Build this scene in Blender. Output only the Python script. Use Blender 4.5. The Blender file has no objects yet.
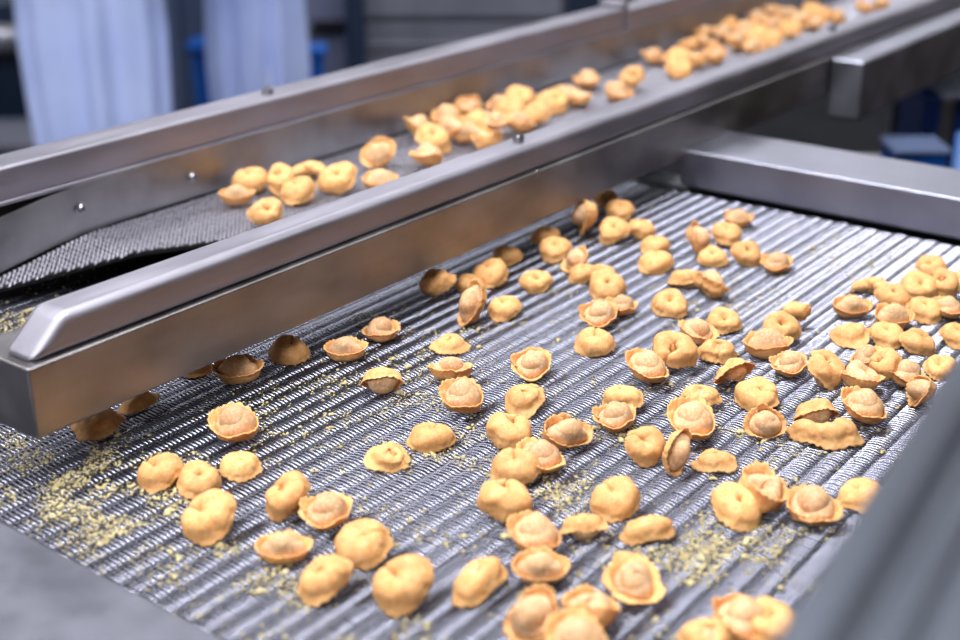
import bpy, math, random
import numpy as np
from mathutils import Vector, Matrix, noise

random.seed(7); RNG = np.random.default_rng(7)
scene = bpy.context.scene
COL = scene.collection

# ------------------------------------------------------------------ camera frame
F, CX, CY, H = 1360.0, 480.0, 320.0, 0.38
def _cd(x, y): return np.array([x-CX, -(y-CY), -F])
_X = _cd(1583., -236.); _X /= np.linalg.norm(_X)
_Y = _cd(-1472., -236.); _Y -= _X*np.dot(_X, _Y); _Y /= np.linalg.norm(_Y)
_Z = np.cross(_X, _Y)
RW = np.array([_X, _Y, _Z])
CAM = np.array([0, 0, H])
def at(x, y, z=0.0):
    d = RW @ _cd(x, y); return CAM + d*(z-H)/d[2]
def onY(x, y, Y):
    d = RW @ _cd(x, y); return CAM + d*Y/d[1]
def dist(x, y, D):
    d = RW @ _cd(x, y); return CAM + d*D/F
def proj(P):
    c = (np.asarray(P)-CAM) @ RW
    return CX+F*c[..., 0]/-c[..., 2], CY-F*c[..., 1]/-c[..., 2]
FWD = np.array([.80, .60]); RGT = np.array([.60, -.80])
def bg(side, fwd, z=0.0):            # a point 'side' metres right of and 'fwd' metres ahead of the operator's position
    p = RGT*side + FWD*fwd
    return Vector((p[0], p[1], z))
YAW = math.atan2(-.80, .60)          # local x = to the right, local y = away

cam = bpy.data.cameras.new('camera'); camo = bpy.data.objects.new('camera', cam)
COL.objects.link(camo)
camo.matrix_world = Matrix([list(RW[0])+[0], list(RW[1])+[0], list(RW[2])+[H], [0, 0, 0, 1]])
cam.sensor_width = 36; cam.lens = F/960*36; cam.clip_start = .01; cam.clip_end = 60
cam.dof.use_dof = True; cam.dof.focus_distance = .875; cam.dof.aperture_fstop = 4.8
scene.camera = camo
VS = scene.view_settings; vs = VS; vs.view_transform = 'Standard'; vs.look = 'None'; vs.gamma = 1; vs.use_curve_mapping = False; vs.exposure = 0

# ------------------------------------------------------------------ helpers
def lin(c):
    return tuple(((v/255)/12.92 if v/255 <= .04045 else ((v/255+.055)/1.055)**2.4) for v in c)
def mat(name, col, rough=.5, metal=0., spec=.5, **k):
    m = bpy.data.materials.new(name); m.use_nodes = True
    b = m.node_tree.nodes['Principled BSDF']
    b.inputs['Base Color'].default_value = (*lin(col), 1); b.inputs['Roughness'].default_value = rough
    b.inputs['Metallic'].default_value = metal; b.inputs['Specular IOR Level'].default_value = spec
    return m
def nd(m, t, **props):
    n = m.node_tree.nodes.new(t)
    for k, v in props.items(): setattr(n, k, v)
    return n
def lk(m, a, b): m.node_tree.links.new(a, b)
def noisy(m, c1, c2, scale=20, detail=4, stretch=(1, 1, 1), bump=0., bscale=None, rough=None, lo=.35, hi=.65, bdist=.001):
    """object-space mottling between two colours, optional roughness range and bump"""
    b = m.node_tree.nodes['Principled BSDF']
    tc = nd(m, 'ShaderNodeTexCoord'); mp = nd(m, 'ShaderNodeMapping'); mp.inputs['Scale'].default_value = stretch
    lk(m, tc.outputs['Object'], mp.inputs['Vector'])
    n = nd(m, 'ShaderNodeTexNoise'); n.inputs['Scale'].default_value = scale; n.inputs['Detail'].default_value = detail
    lk(m, mp.outputs[0], n.inputs['Vector'])
    r = nd(m, 'ShaderNodeValToRGB'); r.color_ramp.elements[0].position = lo; r.color_ramp.elements[1].position = hi
    r.color_ramp.elements[0].color = (*lin(c1), 1); r.color_ramp.elements[1].color = (*lin(c2), 1)
    lk(m, n.outputs['Fac'], r.inputs[0]); lk(m, r.outputs[0], b.inputs['Base Color'])
    if rough:
        mr = nd(m, 'ShaderNodeMapRange'); mr.inputs['From Min'].default_value = lo; mr.inputs['From Max'].default_value = hi
        mr.inputs['To Min'].default_value = rough[0]; mr.inputs['To Max'].default_value = rough[1]
        lk(m, n.outputs['Fac'], mr.inputs['Value']); lk(m, mr.outputs[0], b.inputs['Roughness'])
    if bump:
        n2 = nd(m, 'ShaderNodeTexNoise'); n2.inputs['Scale'].default_value = bscale or scale*3; n2.inputs['Detail'].default_value = 3
        lk(m, mp.outputs[0], n2.inputs['Vector'])
        bp = nd(m, 'ShaderNodeBump'); bp.inputs['Strength'].default_value = bump; bp.inputs['Distance'].default_value = bdist
        lk(m, n2.outputs['Fac'], bp.inputs['Height']); lk(m, bp.outputs[0], b.inputs['Normal'])
    return m

def mesh_np(name, V, Fq, m, smooth=True):
    me = bpy.data.meshes.new(name)
    V = np.asarray(V, dtype=np.float32); Fq = np.asarray(Fq, dtype=np.int32)
    me.vertices.add(len(V)); me.vertices.foreach_set('co', V.ravel())
    k = Fq.shape[1]
    me.loops.add(Fq.size); me.loops.foreach_set('vertex_index', Fq.ravel())
    me.polygons.add(len(Fq)); me.polygons.foreach_set('loop_start', np.arange(0, Fq.size, k, dtype=np.int32))
    me.update(calc_edges=True); me.validate()
    if smooth: me.polygons.foreach_set('use_smooth', np.ones(len(me.polygons), dtype=bool))
    me.materials.append(m)
    return me
def link(name, me, parent=None, loc=None):
    o = bpy.data.objects.new(name, me); COL.objects.link(o)
    if parent is not None: o.parent = parent
    if loc is not None: o.location = loc
    return o
def tag(o, label=None, cat=None, group=None, kind=None):
    if label: o['label'] = label
    if cat: o['category'] = cat
    if group: o['group'] = group
    if kind: o['kind'] = kind
    return o
def thing(name, label, cat, loc=(0, 0, 0), rz=0, group=None):
    o = bpy.data.objects.new(name, None); COL.objects.link(o); o.empty_display_size = .02
    o.location = loc; o.rotation_euler = (0, 0, rz)
    return tag(o, label, cat, group)

class MB:
    """collects polygons for one mesh"""
    def __init__(s): s.v = []; s.f = []
    def add(s, vs, fs):
        n = len(s.v); s.v += [tuple(v) for v in vs]; s.f += [tuple(i+n for i in f) for f in fs]; return s
    def box(s, x0, x1, y0, y1, z0, z1):
        return s.add([(x, y, z) for z in (z0, z1) for y in (y0, y1) for x in (x0, x1)],
                     [(0, 2, 3, 1), (4, 5, 7, 6), (0, 1, 5, 4), (2, 6, 7, 3), (0, 4, 6, 2), (1, 3, 7, 5)])
    def hull8(s, bot, top):
        return s.add(list(bot)+list(top), [(3, 2, 1, 0), (4, 5, 6, 7), (0, 1, 5, 4), (1, 2, 6, 5), (2, 3, 7, 6), (3, 0, 4, 7)])
    def prism(s, prof, x0, x1, ax='x', skew=None):
        """closed profile of 2D points extruded along an axis; skew(p)->shift of the start"""
        n = len(prof)
        def P(p, x):
            return {'x': (x, p[0], p[1]), 'y': (p[0], x, p[1]), 'z': (p[0], p[1], x)}[ax]
        a = [P(p, x0+(skew(p) if skew else 0)) for p in prof]; b = [P(p, x1) for p in prof]
        return s.add(a+b, [tuple(range(n-1, -1, -1)), tuple(range(n, 2*n))]+[(i, (i+1) % n, n+(i+1) % n, n+i) for i in range(n)])
    def tube(s, p0, p1, r0, r1=None, n=16, cap=True):
        r1 = r0 if r1 is None else r1
        p0 = Vector(p0); p1 = Vector(p1); d = (p1-p0).normalized()
        u = d.orthogonal().normalized(); w = d.cross(u)
        a = [p0+(u*math.cos(t)+w*math.sin(t))*r0 for t in [2*math.pi*i/n for i in range(n)]]
        b = [p1+(u*math.cos(t)+w*math.sin(t))*r1 for t in [2*math.pi*i/n for i in range(n)]]
        fs = [(i, (i+1) % n, n+(i+1) % n, n+i) for i in range(n)]
        if cap: fs += [tuple(range(n-1, -1, -1)), tuple(range(n, 2*n))]
        return s.add(a+b, fs)
    def lathe(s, prof, c=(0, 0, 0), n=32):
        vs = []; m = len(prof)
        for r, z in prof:
            vs += [(c[0]+r*math.cos(2*math.pi*i/n), c[1]+r*math.sin(2*math.pi*i/n), c[2]+z) for i in range(n)]
        fs = [(k*n+i, k*n+(i+1) % n, (k+1)*n+(i+1) % n, (k+1)*n+i) for k in range(m-1) for i in range(n)]
        fs += [tuple(range(n-1, -1, -1)), tuple((m-1)*n+i for i in range(n))]
        return s.add(vs, fs)
    def build(s, name, m, parent=None, bevel=0., seg=2, smooth=False):
        me = bpy.data.meshes.new(name); me.from_pydata(s.v, [], s.f); me.update()
        import bmesh
        bm = bmesh.new(); bm.from_mesh(me); bmesh.ops.recalc_face_normals(bm, faces=bm.faces); bm.to_mesh(me); bm.free()
        me.materials.append(m)
        o = link(name, me, parent)
        if smooth or bevel:
            for p in me.polygons: p.use_smooth = True
        if bevel:
            b = o.modifiers.new('bevel', 'BEVEL'); b.width = bevel; b.segments = seg; b.limit_method = 'ANGLE'; b.angle_limit = math.radians(30)
            w = o.modifiers.new('wn', 'WEIGHTED_NORMAL'); w.keep_sharp = False
        return o

# ------------------------------------------------------------------ pasta
def dough_material(name, c1, c2, flour):
    m = mat(name, c1, .62, 0, .35)
    b = m.node_tree.nodes['Principled BSDF']
    tc = nd(m, 'ShaderNodeTexCoord')
    inf = nd(m, 'ShaderNodeObjectInfo')
    n = nd(m, 'ShaderNodeTexNoise'); n.inputs['Scale'].default_value = 160; n.inputs['Detail'].default_value = 5
    lk(m, tc.outputs['Object'], n.inputs['Vector'])
    r = nd(m, 'ShaderNodeValToRGB'); r.color_ramp.elements[0].position = .33; r.color_ramp.elements[1].position = .68
    r.color_ramp.elements[0].color = (*lin(c1), 1); r.color_ramp.elements[1].color = (*lin(c2), 1)
    lk(m, n.outputs['Fac'], r.inputs[0])
    # floury dusting with a shape of its own
    n2 = nd(m, 'ShaderNodeTexNoise'); n2.inputs['Scale'].default_value = 700; n2.inputs['Detail'].default_value = 4; n2.inputs['Roughness'].default_value = .7
    lk(m, tc.outputs['Object'], n2.inputs['Vector'])
    fr = nd(m, 'ShaderNodeMapRange'); fr.inputs['From Min'].default_value = .48; fr.inputs['From Max'].default_value = .75; fr.inputs['To Max'].default_value = flour
    lk(m, n2.outputs['Fac'], fr.inputs['Value'])
    mx = nd(m, 'ShaderNodeMix', data_type='RGBA'); lk(m, fr.outputs[0], mx.inputs[0]); lk(m, r.outputs[0], mx.inputs[6])
    mx.inputs[7].default_value = (*lin((240, 215, 190)), 1)
    hs = nd(m, 'ShaderNodeHueSaturation'); lk(m, mx.outputs[2], hs.inputs['Color'])
    vr = nd(m, 'ShaderNodeMapRange'); vr.inputs['To Min'].default_value = .86; vr.inputs['To Max'].default_value = 1.1
    lk(m, inf.outputs['Random'], vr.inputs['Value']); lk(m, vr.outputs[0], hs.inputs['Value'])
    lk(m, hs.outputs[0], b.inputs['Base Color'])
    b.inputs['Subsurface Weight'].default_value = .25; b.inputs['Subsurface Radius'].default_value = (1, .55, .25); b.inputs['Subsurface Scale'].default_value = .003
    bp = nd(m, 'ShaderNodeBump'); bp.inputs['Strength'].default_value = .35; bp.inputs['Distance'].default_value = .0006
    lk(m, n2.outputs['Fac'], bp.inputs['Height']); lk(m, bp.outputs[0], b.inputs['Normal'])
    return m
M_DOUGH = dough_material('pasta_dough', (208, 146, 82), (225, 171, 108), .35)
M_POCKET = dough_material('filled_pasta_dough', (194, 144, 96), (212, 168, 122), .7)

def _lerp3(a, b, c, t):              # a at phi=0, b at 90 degrees, c at 180
    t = np.abs(t)/np.pi
    w0 = np.cos(np.clip(t, 0, .5)*np.pi)**2*(t < .5); w2 = np.cos((1-np.clip(t, .5, 1.))*np.pi)**2*(t >= .5)
    return a*w0+c*w2+b*(1-w0-w2)

VARIANTS = {
 #        sx    sy   Rc(f,s,r)      b(f,s,r)        brim len(f,s,r)  flare  span  scallop seed wob
 'cup':   dict(dome=(1.2, 7.4, 7.9, 8.6, 3.4), s=(1., 1.), Rc=(3.6, 5.0, 6.3), b=(7.2, 5.4, 2.4), L=(3.2, 4.0, 4.8), fl=.55, span=1.04, seed=1),
 'oval':  dict(dome=(.8, 6.8, 9.6, 8.6, 2.9), s=(.86, 1.16), Rc=(3.6, 5.2, 5.8), b=(6.6, 5.4, 2.4), L=(3.4, 4.6, 6.0), fl=.5, span=1.04, seed=2),
 'ring':  dict(s=(1., 1.), Rc=(7.0, 7.0, 6.6), b=(5.6, 5.2, 4.0), L=(3.5, 3.5, 3.0), fl=.4, span=1.08, seed=3),
 'fold':  dict(s=(.95, 1.05), Rc=(5.6, 5.4, 6.2), b=(7.6, 6.2, 4.2), L=(2.8, 3.4, 3.2), fl=.5, span=1.03, seed=4),
 'open':  dict(s=(.9, 1.25), Rc=(6.0, 8.5, 10.), b=(7.0, 5.2, 2.4), L=(7.0, 7.0, 6.0), fl=.45, span=.70, seed=5),
 'brim':  dict(dome=(1.6, 7.6, 8.2, 7.2, 2.4), s=(1., 1.06), Rc=(2.8, 4.6, 6.0), b=(7.4, 5.6, 2.2), L=(4.0, 4.6, 5.2), fl=.95, span=1.04, seed=6),
 'twist': dict(s=(.9, 1.1), Rc=(4.2, 5.6, 7.2), b=(6.6, 5.0, 2.0), L=(7.5, 7.0, 5.0), fl=.10, span=1.0, seed=8),
}
def pasta_geom(v, seed):
    N, K = 168, 22
    ov = v['span']*np.pi
    phi = np.linspace(-ov, ov, N)
    Rc = _lerp3(*v['Rc'], np.clip(phi, -np.pi, np.pi)); b = _lerp3(*v['b'], np.clip(phi, -np.pi, np.pi)); L = _lerp3(*v['L'], np.clip(phi, -np.pi, np.pi))
    e = np.clip((ov-np.abs(phi))/.35, 0, 1)                      # ends taper to a pinch
    te = .55+.45*np.sin(e*np.pi/2)
    b = b*te; L = L*(.7+.3*e)
    rr = random.Random(seed)
    ph = [rr.uniform(0, 6.28) for _ in range(8)]
    wob = 1+.05*np.sin(2*phi+ph[0])+.035*np.sin(3*phi+ph[1])
    L = L*(1+.16*np.sin(2*phi+ph[2])+.10*np.sin(5*phi+ph[3])); fl = v['fl']+.22*np.sin(2*phi+ph[4])+.12*np.sin(3*phi+ph[5])
    off = 1.1*np.sign(phi)*(1-e)                                 # one end laps over the other
    zoff = .8*np.sin(phi+ph[6])*.8
    th = 1.15
    def P(r, z, i):
        return np.array([(r+off[i])*wob[i]*math.cos(phi[i])*v['s'][0], (r+off[i])*wob[i]*math.sin(phi[i])*v['s'][1], z+zoff[i]])
    nt = 22.
    V = []; 
    for i in range(N):
        out = []; inn = []
        scal = 1.0*(abs(math.sin(phi[i]*nt/2*1.0+.4*math.sin(3*phi[i])))-.5)
        for k in range(K):
            t = k/(K-1)
            if t < .62:
                a = math.radians(170+t/.62*175); rad = b[i]+.95
                r_ = Rc[i]+rad*math.cos(a); z_ = rad*math.sin(a)*1.0
                out.append((r_, z_)); inn.append((Rc[i]+(b[i]-.1)*math.cos(a), (b[i]-.1)*math.sin(a)))
            else:
                q = (t-.62)/.38
                a = math.radians(345); rad = b[i]+.95
                r0 = Rc[i]+rad*math.cos(a); z0 = rad*math.sin(a)
                dx = (fl[i]*(.35+.65*q)); 
                l_ = L[i]*q*1.15+scal*q**3
                r_ = r0+dx*L[i]*q+.5*scal*q**2; z_ = z0+l_
                out.append((r_, z_))
                w = th*(1-.35*q)
                nx, nz = -1/math.hypot(1, dx), dx/math.hypot(1, dx)
                inn.append((r_+nx*w, z_+nz*w*.6))
        sec = out+inn[::-1]
        V += [P(r_, z_, i) for r_, z_ in sec]
    M = 2*K; V = np.array(V)
    Fq = [(i*M+k, (i+1)*M+k, (i+1)*M+(k+1) % M, i*M+(k+1) % M) for i in range(N-1) for k in range(M)]
    for i0 in (0, N-1):                                           # close the ends
        for k in range(K-1):
            q = (i0*M+k, i0*M+k+1, i0*M+M-2-k, i0*M+M-1-k)
            Fq.append(q if i0 == 0 else q[::-1])
    # pocket
    KP = 20; VP = []
    for i in range(N):
        for k in range(KP):
            a = 2*math.pi*k/KP
            zz = b[i]*math.sin(a)*((1.2+.35*max(0, math.cos(phi[i]))) if math.sin(a) > 0 else 1.)
            VP.append(P(Rc[i]+b[i]*.98*math.cos(a), zz, i))
    FP = [(i*KP+k, (i+1)*KP+k, (i+1)*KP+(k+1) % KP, i*KP+(k+1) % KP) for i in range(N-1) for k in range(KP)]
    VP = np.array(VP)
    for i0 in (0, N-1):
        c = VP[i0*KP:(i0+1)*KP].mean(0); 
        for k in range(0, KP, 1):
            pass
        half = KP//2
        for k in range(half-1):
            q = (i0*KP+k, i0*KP+k+1, i0*KP+KP-2-k, i0*KP+KP-1-k)
            FP.append(q if i0 == 0 else q[::-1])
    if v.get('dome'):
        dx, rx, ry, rz, cz = v['dome']; nb = len(VP); nu, nv = 28, 16; DV = []
        for j in range(nv+1):
            for i in range(nu):
                th = 2*math.pi*i/nu; la = math.pi*(j/nv-.5)*.998
                DV.append((dx+rx*math.cos(th)*math.cos(la), ry*math.sin(th)*math.cos(la), cz+rz*math.sin(la)))
        VP = np.concatenate([VP, np.array(DV)])
        FP += [(nb+j*nu+i, nb+j*nu+(i+1) % nu, nb+(j+1)*nu+(i+1) % nu, nb+(j+1)*nu+i) for j in range(nv) for i in range(nu)]
    # lumps
    def lump(A, amp, sc):
        o = Vector((seed*7.1, seed*3.3, 0)); R = np.empty_like(A)
        for j, p in enumerate(A):
            q = noise.noise_vector(Vector(p)*sc+o); R[j] = p+np.array(q)*amp
        return R
    V = lump(lump(V, 1.3, .11), .45, .33); VP = lump(VP, 1.1, .11)
    return V*.001, Fq, VP*.001, FP
PASTA = {}
FLAT = {'cup': .84, 'oval': .90, 'brim': .8, 'fold': .92, 'twist': .85, 'open': .85}
for _n, _v in VARIANTS.items():
    for _s in range(2):
        V, Fq, VP, FP = pasta_geom(_v, _v['seed']*10+_s)
        c = (V.max(0)+V.min(0))/2
        V = V-c; VP = VP-c
        fz = np.array([1, 1, FLAT.get(_n, 1.)]); V = V*fz; VP = VP*fz
        if _s: V = V*np.array([1, -1, 1]); VP = VP*np.array([1, -1, 1]); Fq = [q[::-1] for q in Fq]; FP = [q[::-1] for q in FP]
        PASTA[_n, _s] = (mesh_np('crimped_wrapper', V, Fq, M_DOUGH), mesh_np('filled_pocket', VP, FP, M_POCKET), V.copy())

# ------------------------------------------------------------------ pasta placed on the two belts
# x y width variant axis-azimuth axis-elevation front-azimuth lift(mm) | where it is
LOWER = """
98 424 56 brim -95 -30 -60 0|front edge showing under the near end of the middle rail
139 402 44 brim -80 -25 0 0|peeping out right of the one at the rail's near end
193 366 40 cup -90 -25 0 0|nearly hidden under the middle rail's left third
238 369 54 oval 92 30 10 0|just clear of the middle rail, first along its lower edge
233 422 52 cup 95 38 20 0|alone left of the crumb patch, with a gap left of its dome
160 473 47 fold -80 -45 -40 0|leftmost of the four at the lower left
199 480 46 ring -100 -40 -120 0|second from left in the row of three at the lower left
241 467 44 fold -90 -30 -150 0|rightmost in the row of three at the lower left
209 518 56 fold -70 -60 -20 0|nearest of the lower-left four, below the row of three
289 350 43 fold -100 -50 -100 0|deeply creased, right of the first dome-up one along the rail
346 349 46 oval 92 26 0 0|alone between the rail and the middle of the left side
381 330 40 cup 88 26 160 0|close to the middle rail above the shallow oval one
382 379 45 oval -88 14 0 0|alone at centre left, rim like a hat brim
450 344 43 brim -100 -25 -20 0|furthest of the column of three at the centre left
450 371 47 oval 90 20 95 0|middle one of the column of three at the centre left
461 395 46 cup 90 34 -20 0|nearest of the column of three at the centre left, sharply in focus
531 364 42 cup 88 46 10 0|alone in the centre, round dome in tidy rim
595 342 43 fold -90 -48 -90 0|round and alone right of centre, creased down from its top
525 402 42 brim -70 -42 -110 0|alone below the centre, like a scalloped shell
509 434 46 twist -85 -45 -100 0|furthest left of the group of five below centre
387 458 49 brim -100 -55 170 0|left one of the pair at the lower centre left
431 438 51 fold -88 -42 -100 0|right one of the pair at the lower centre left
541 455 50 cup 85 36 40 0|in the middle of the group of five below centre
517 468 54 fold -85 -62 -80 0|fork-creased, in the group of five below centre
568 431 52 oval 62 46 180 0|upper right of the group of five below centre
505 501 57 twist -95 -50 -90 0|flattened one just below the round forked-crease one
614 417 45 cup 92 36 10 0|front one of the pair right of the group of five below centre
623 397 43 oval -65 -35 -90 0|back one of the pair right of the group of five below centre
647 365 45 cup 80 38 20 0|left of the big twisted one in the middle right group
675 350 58 twist -90 -58 75 4|large and twisted, in the middle right group
699 332 42 cup 75 30 90 0|behind and right of the big twisted one
717 352 42 oval -95 -35 90 0|pale and pinched, between the big twisted one and the shell-like one
734 371 44 brim -70 22 -30 0|shell-like with scalloped rim, right end of the middle right group
724 321 38 ring -88 -35 90 0|behind the middle right group with a hole in its top
669 304 38 ring -88 -42 60 0|smooth ring alone above the middle right group
691 418 50 cup 88 46 -30 0|front one of the pair above the one on edge
701 397 44 oval -85 -28 90 3|back one of the pair above the one on edge
645 447 42 fold -100 -58 -30 0|leaning against the left side of the one standing on edge
677 452 30 oval -12 52 -10 0|standing on edge, opening rightward, below centre right
714 461 49 brim -80 -35 -100 0|smooth cap right of the one standing on edge
737 507 54 ring -95 -50 -110 0|left one of the lower right pair, with small crease
763 487 50 twist 70 20 10 0|right one of the lower right pair, behind
815 505 58 cup 90 38 70 0|with a dark hole before its dome, left of the grey side guard
860 496 48 fold -88 -35 -60 0|cut off by the blurred grey side guard at the lower right
765 421 45 cup 110 66 -60 0|open and round, left of the big crescent
757 395 46 fold -75 -45 150 0|just behind the open round one left of the crescent
826 434 80 open -90 -32 -90 0|biggest crescent with toothed lower edge, at the right
816 411 48 oval -85 15 0 0|showing its belly behind the biggest crescent
864 405 47 cup 80 34 -10 0|with floury dome between the biggest crescent and the side guard
863 380 46 fold 85 10 95 3|with a vertical seam, right behind the floury dome near the side guard
826 370 39 oval -140 18 -50 0|tilted with scalloped rim, left of the vertical-seam one at the right
788 364 39 cup 95 30 20 0|small cup alone left of the tilted scalloped one
768 345 52 oval 92 14 0 0|flat boat shape in front of the curled ring at the right
782 327 40 ring -95 -60 -40 3|curled ring behind the flat boat shape
797 311 30 twist 60 -20 90 3|pointed end sticking up behind the curled ring
850 336 42 brim -72 -32 -90 0|left end of the row of three at the right edge
886 336 38 cup -88 -28 -90 0|middle of the row of three at the right edge
917 342 38 fold -95 -48 -150 0|right end of the row of three, with a curved hollow on top
957 337 38 oval -90 -15 -90 0|cut by the right edge of the picture, below the upper right heap
868 357 38 cup 100 25 150 0|small rimmed one touching the back of the vertical-seam one
886 364 34 twist -60 -40 0 5|folded one wedged at the middle of the group before the side guard
905 373 40 cup 75 25 -10 0|low cup right of the wedged folded one
921 391 32 oval 170 12 80 0|standing on edge against the side guard
941 368 38 cup -80 -35 0 0|partly behind the side guard at the right edge
853 306 41 oval 85 32 -20 0|left end of the upper right heap, like a small boat
871 287 44 open -80 -30 80 0|bent like a claw at the back left of the upper right heap
892 297 37 ring -90 -40 -90 4|in the middle of the upper right heap behind the long boat
895 316 42 oval 88 30 0 0|long boat at the front of the upper right heap
919 286 40 fold -85 -40 100 3|creased one at the back of the upper right heap
931 267 34 oval -88 -25 0 0|furthest of the upper right heap
924 311 38 cup -90 -20 -90 0|scalloped one right of the long boat in the upper right heap
948 307 34 cup 88 28 10 0|dome-up one at the right end of the upper right heap
945 284 28 twist -70 -20 0 3|small folded one at the back right of the upper right heap
964 281 30 oval -90 -30 0 0|cut by the picture edge beside the upper right heap
699 238 27 cup 10 42 30 0|open one at the left of the far heap near the cross beam
726 234 33 cup -90 -40 -90 3|in the middle of the far heap near the cross beam
739 219 31 oval 88 24 0 0|furthest of the far heap near the cross beam
713 257 33 ring -85 -40 -60 0|front left of the far heap near the cross beam
746 254 32 ring -95 -62 -80 0|tall holed ring in the far heap near the cross beam
777 263 34 cup 92 34 -20 0|right end of the far heap near the cross beam
687 277 40 oval -90 -24 -90 0|left one of the touching pair below the far heap
712 284 37 oval 65 5 60 0|right one of the touching pair below the far heap
655 246 31 fold -90 -30 -90 0|back one of the stacked pair right of the far row
656 263 37 oval -85 -12 -90 0|front one of the stacked pair right of the far row
641 230 29 twist -95 -40 -90 0|smooth leaning one behind the stacked pair
615 231 32 oval -60 -40 -120 0|left of the smooth leaning one in the far row
586 218 25 oval -170 10 90 0|upright egg shape beside the middle rail in the far row
605 198 27 cup -90 -30 -90 0|furthest of all on the lower belt, beside the middle rail
620 211 31 oval -80 -25 -90 2|second furthest on the lower belt near the rail
545 237 31 twist -110 -30 -90 0|back one of the pair near the middle rail
556 250 33 cup -70 -35 -90 0|front one of the pair near the middle rail
574 259 28 cup 150 45 120 0|standing one right of the pair near the middle rail
507 256 32 fold -90 -40 -100 0|alone with a peaked top close to the middle rail
490 274 38 fold -80 -30 -60 0|right one of the two behind the standing cup
469 284 32 oval -95 -35 -120 0|left one of the two behind the standing cup
472 303 30 oval 165 40 165 0|standing cup with its opening to the left
505 309 35 fold -85 -42 -60 0|right of the standing cup and touching it
536 282 35 ring -85 -48 120 0|round one alone with a creased hollow
438 283 38 twist -40 -10 -90 0|tube-like one sticking out from under the middle rail
583 274 30 oval -70 -20 -90 0|left end of the cluster right of the round lone one
602 275 32 oval -90 -30 0 0|back of the cluster right of the round lone one
608 287 38 ring -85 -45 -120 0|front of that cluster, curled with a creased hollow
598 314 40 cup 92 40 10 0|rimmed cup right behind the round creased one right of centre
622 306 34 cup 85 24 -20 0|tucked behind the rimmed cup right of centre
288 497 46 twist -75 -50 -40 0|back left of the group of five at the bottom left
326 511 56 cup 88 38 10 0|dome-up one in the group of five at the bottom left
284 547 60 oval 88 24 -10 0|boat-shaped left one of the group of five at the bottom left
364 545 60 fold -78 -48 -150 0|broad folded one right of the dome-up one at the bottom left
325 581 57 cup -85 -60 -30 0|smooth nearly round one, nearest of the bottom left group
403 586 62 fold -70 -62 -40 0|big round one with a short crease, bottom centre left
480 582 57 oval -90 -38 -60 0|plain oval one at the bottom centre
534 532 56 cup 88 26 10 0|left of the touching pair at the lower centre
584 524 51 cup -80 -12 -80 0|right of the touching pair at the lower centre, like a cap
541 565 60 oval 90 48 0 0|oval, in front of the touching pair at lower centre
615 500 52 fold -80 -58 -60 0|with a long diagonal crease, behind the crescent at the lower centre
647 530 58 oval -88 -40 -85 0|smooth crescent with a dip in its top, lower centre right
634 578 65 brim 92 56 50 0|wide-rimmed, alone at the bottom centre right
531 614 57 cup 140 50 160 0|left one of the three cut by the bottom edge
591 607 60 twist 80 10 0 0|back one of the three at the bottom edge
577 637 66 cup 90 40 0 3|nearest of the three cut by the bottom edge
742 618 60 cup 75 30 20 0|upper one of the blurred trio at the bottom right
771 626 50 twist -90 -30 0 3|right one of the blurred trio at the bottom right
707 640 62 oval -90 -30 0 0|left one of the blurred trio at the bottom right
"""
UPPER = """
251 181 39 fold -90 -30 -60 0|back left one of the nearest bunch on the upper belt
237 196 38 oval 88 20 10 0|leftmost of all on the upper belt
265 212 37 ring -100 -60 160 0|ring with its gap to the right, nearest on the upper belt
281 180 28 twist -90 -20 0 0|small piece between the bunch's left and middle pasta on the upper belt
298 191 37 cup -80 -40 -60 0|egg-shaped one in the middle of the nearest bunch on the upper belt
308 170 40 open -90 -35 90 0|arched one at the back of the nearest bunch on the upper belt
337 178 41 ring -70 -52 150 0|curled one at the right of the nearest bunch on the upper belt
378 152 37 cup 110 58 -60 0|open one standing alone between bunch and heap on the upper belt
380 181 38 oval 90 24 0 0|half hidden behind the middle rail, alone on the upper belt
"""
HEAP1 = "420 127 30,433 138 36,445 115 28,468 107 30,467 132 34,426 159 36,487 139 32,495 122 30,520 97 28,510 110 28,536 113 30,500 105 26,552 102 28,566 94 26,480 121 30,450 128 30,520 124 28,586 81 28,631 78 28,620 92 26,578 99 24"
HEAP2 = "655 57 25,679 56 25,678 68 27,695 60 25,690 45 23,707 43 24,715 53 25,703 31 21,722 34 24,738 42 25,727 24 21,745 29 23,757 35 24,742 15 20,760 20 22,772 10 20,775 25 24,790 28 24,786 14 20,802 20 22,815 24 22,812 10 19,826 14 20,838 17 19,866 6 19,880 4 18,755 46 22,770 38 22"
LOOK = {'U': 'dome-up tortellino', 'T': 'tortellino facing the camera', 'N': 'rim-down tortellino', 'C': 'capped tortellino', 'S': 'sideways tortellino'}
def pose(az, el, fr, var='', w=50):
    if math.sin(math.radians(az)) > .75 and 22 < el < 60 and w > 42: el = 22+(el-22)*.5
    if math.sin(math.radians(az)) < -.75 and el < -22 and w > 43: el = -22+(el+22)*.55
    if var in ('oval',) and abs(math.sin(math.radians(az))) > .75 and abs(math.cos(math.radians(fr))) > .7: fr = -90 if az > 0 else 90
    a, e, f = math.radians(az), math.radians(el), math.radians(fr)
    ax = np.array([math.cos(a)*math.cos(e), math.sin(a)*math.cos(e), math.sin(e)])
    x = np.array([math.cos(f), math.sin(f), 0.001]); x = x-ax*np.dot(x, ax)
    if np.linalg.norm(x) < .05: x = np.array([-math.sin(a), math.cos(a), .3]); x -= ax*np.dot(x, ax)
    x /= np.linalg.norm(x); y = np.cross(ax, x)
    return RW @ np.array([x, y, ax]).T
def look(az, el):
    up = math.sin(math.radians(az))
    if el > 44: return 'T'
    if abs(up) < .75: return 'S' if el > 5 else 'N'
    if up > 0: return 'U'
    return 'C' if el > -20 else 'N'
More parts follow.
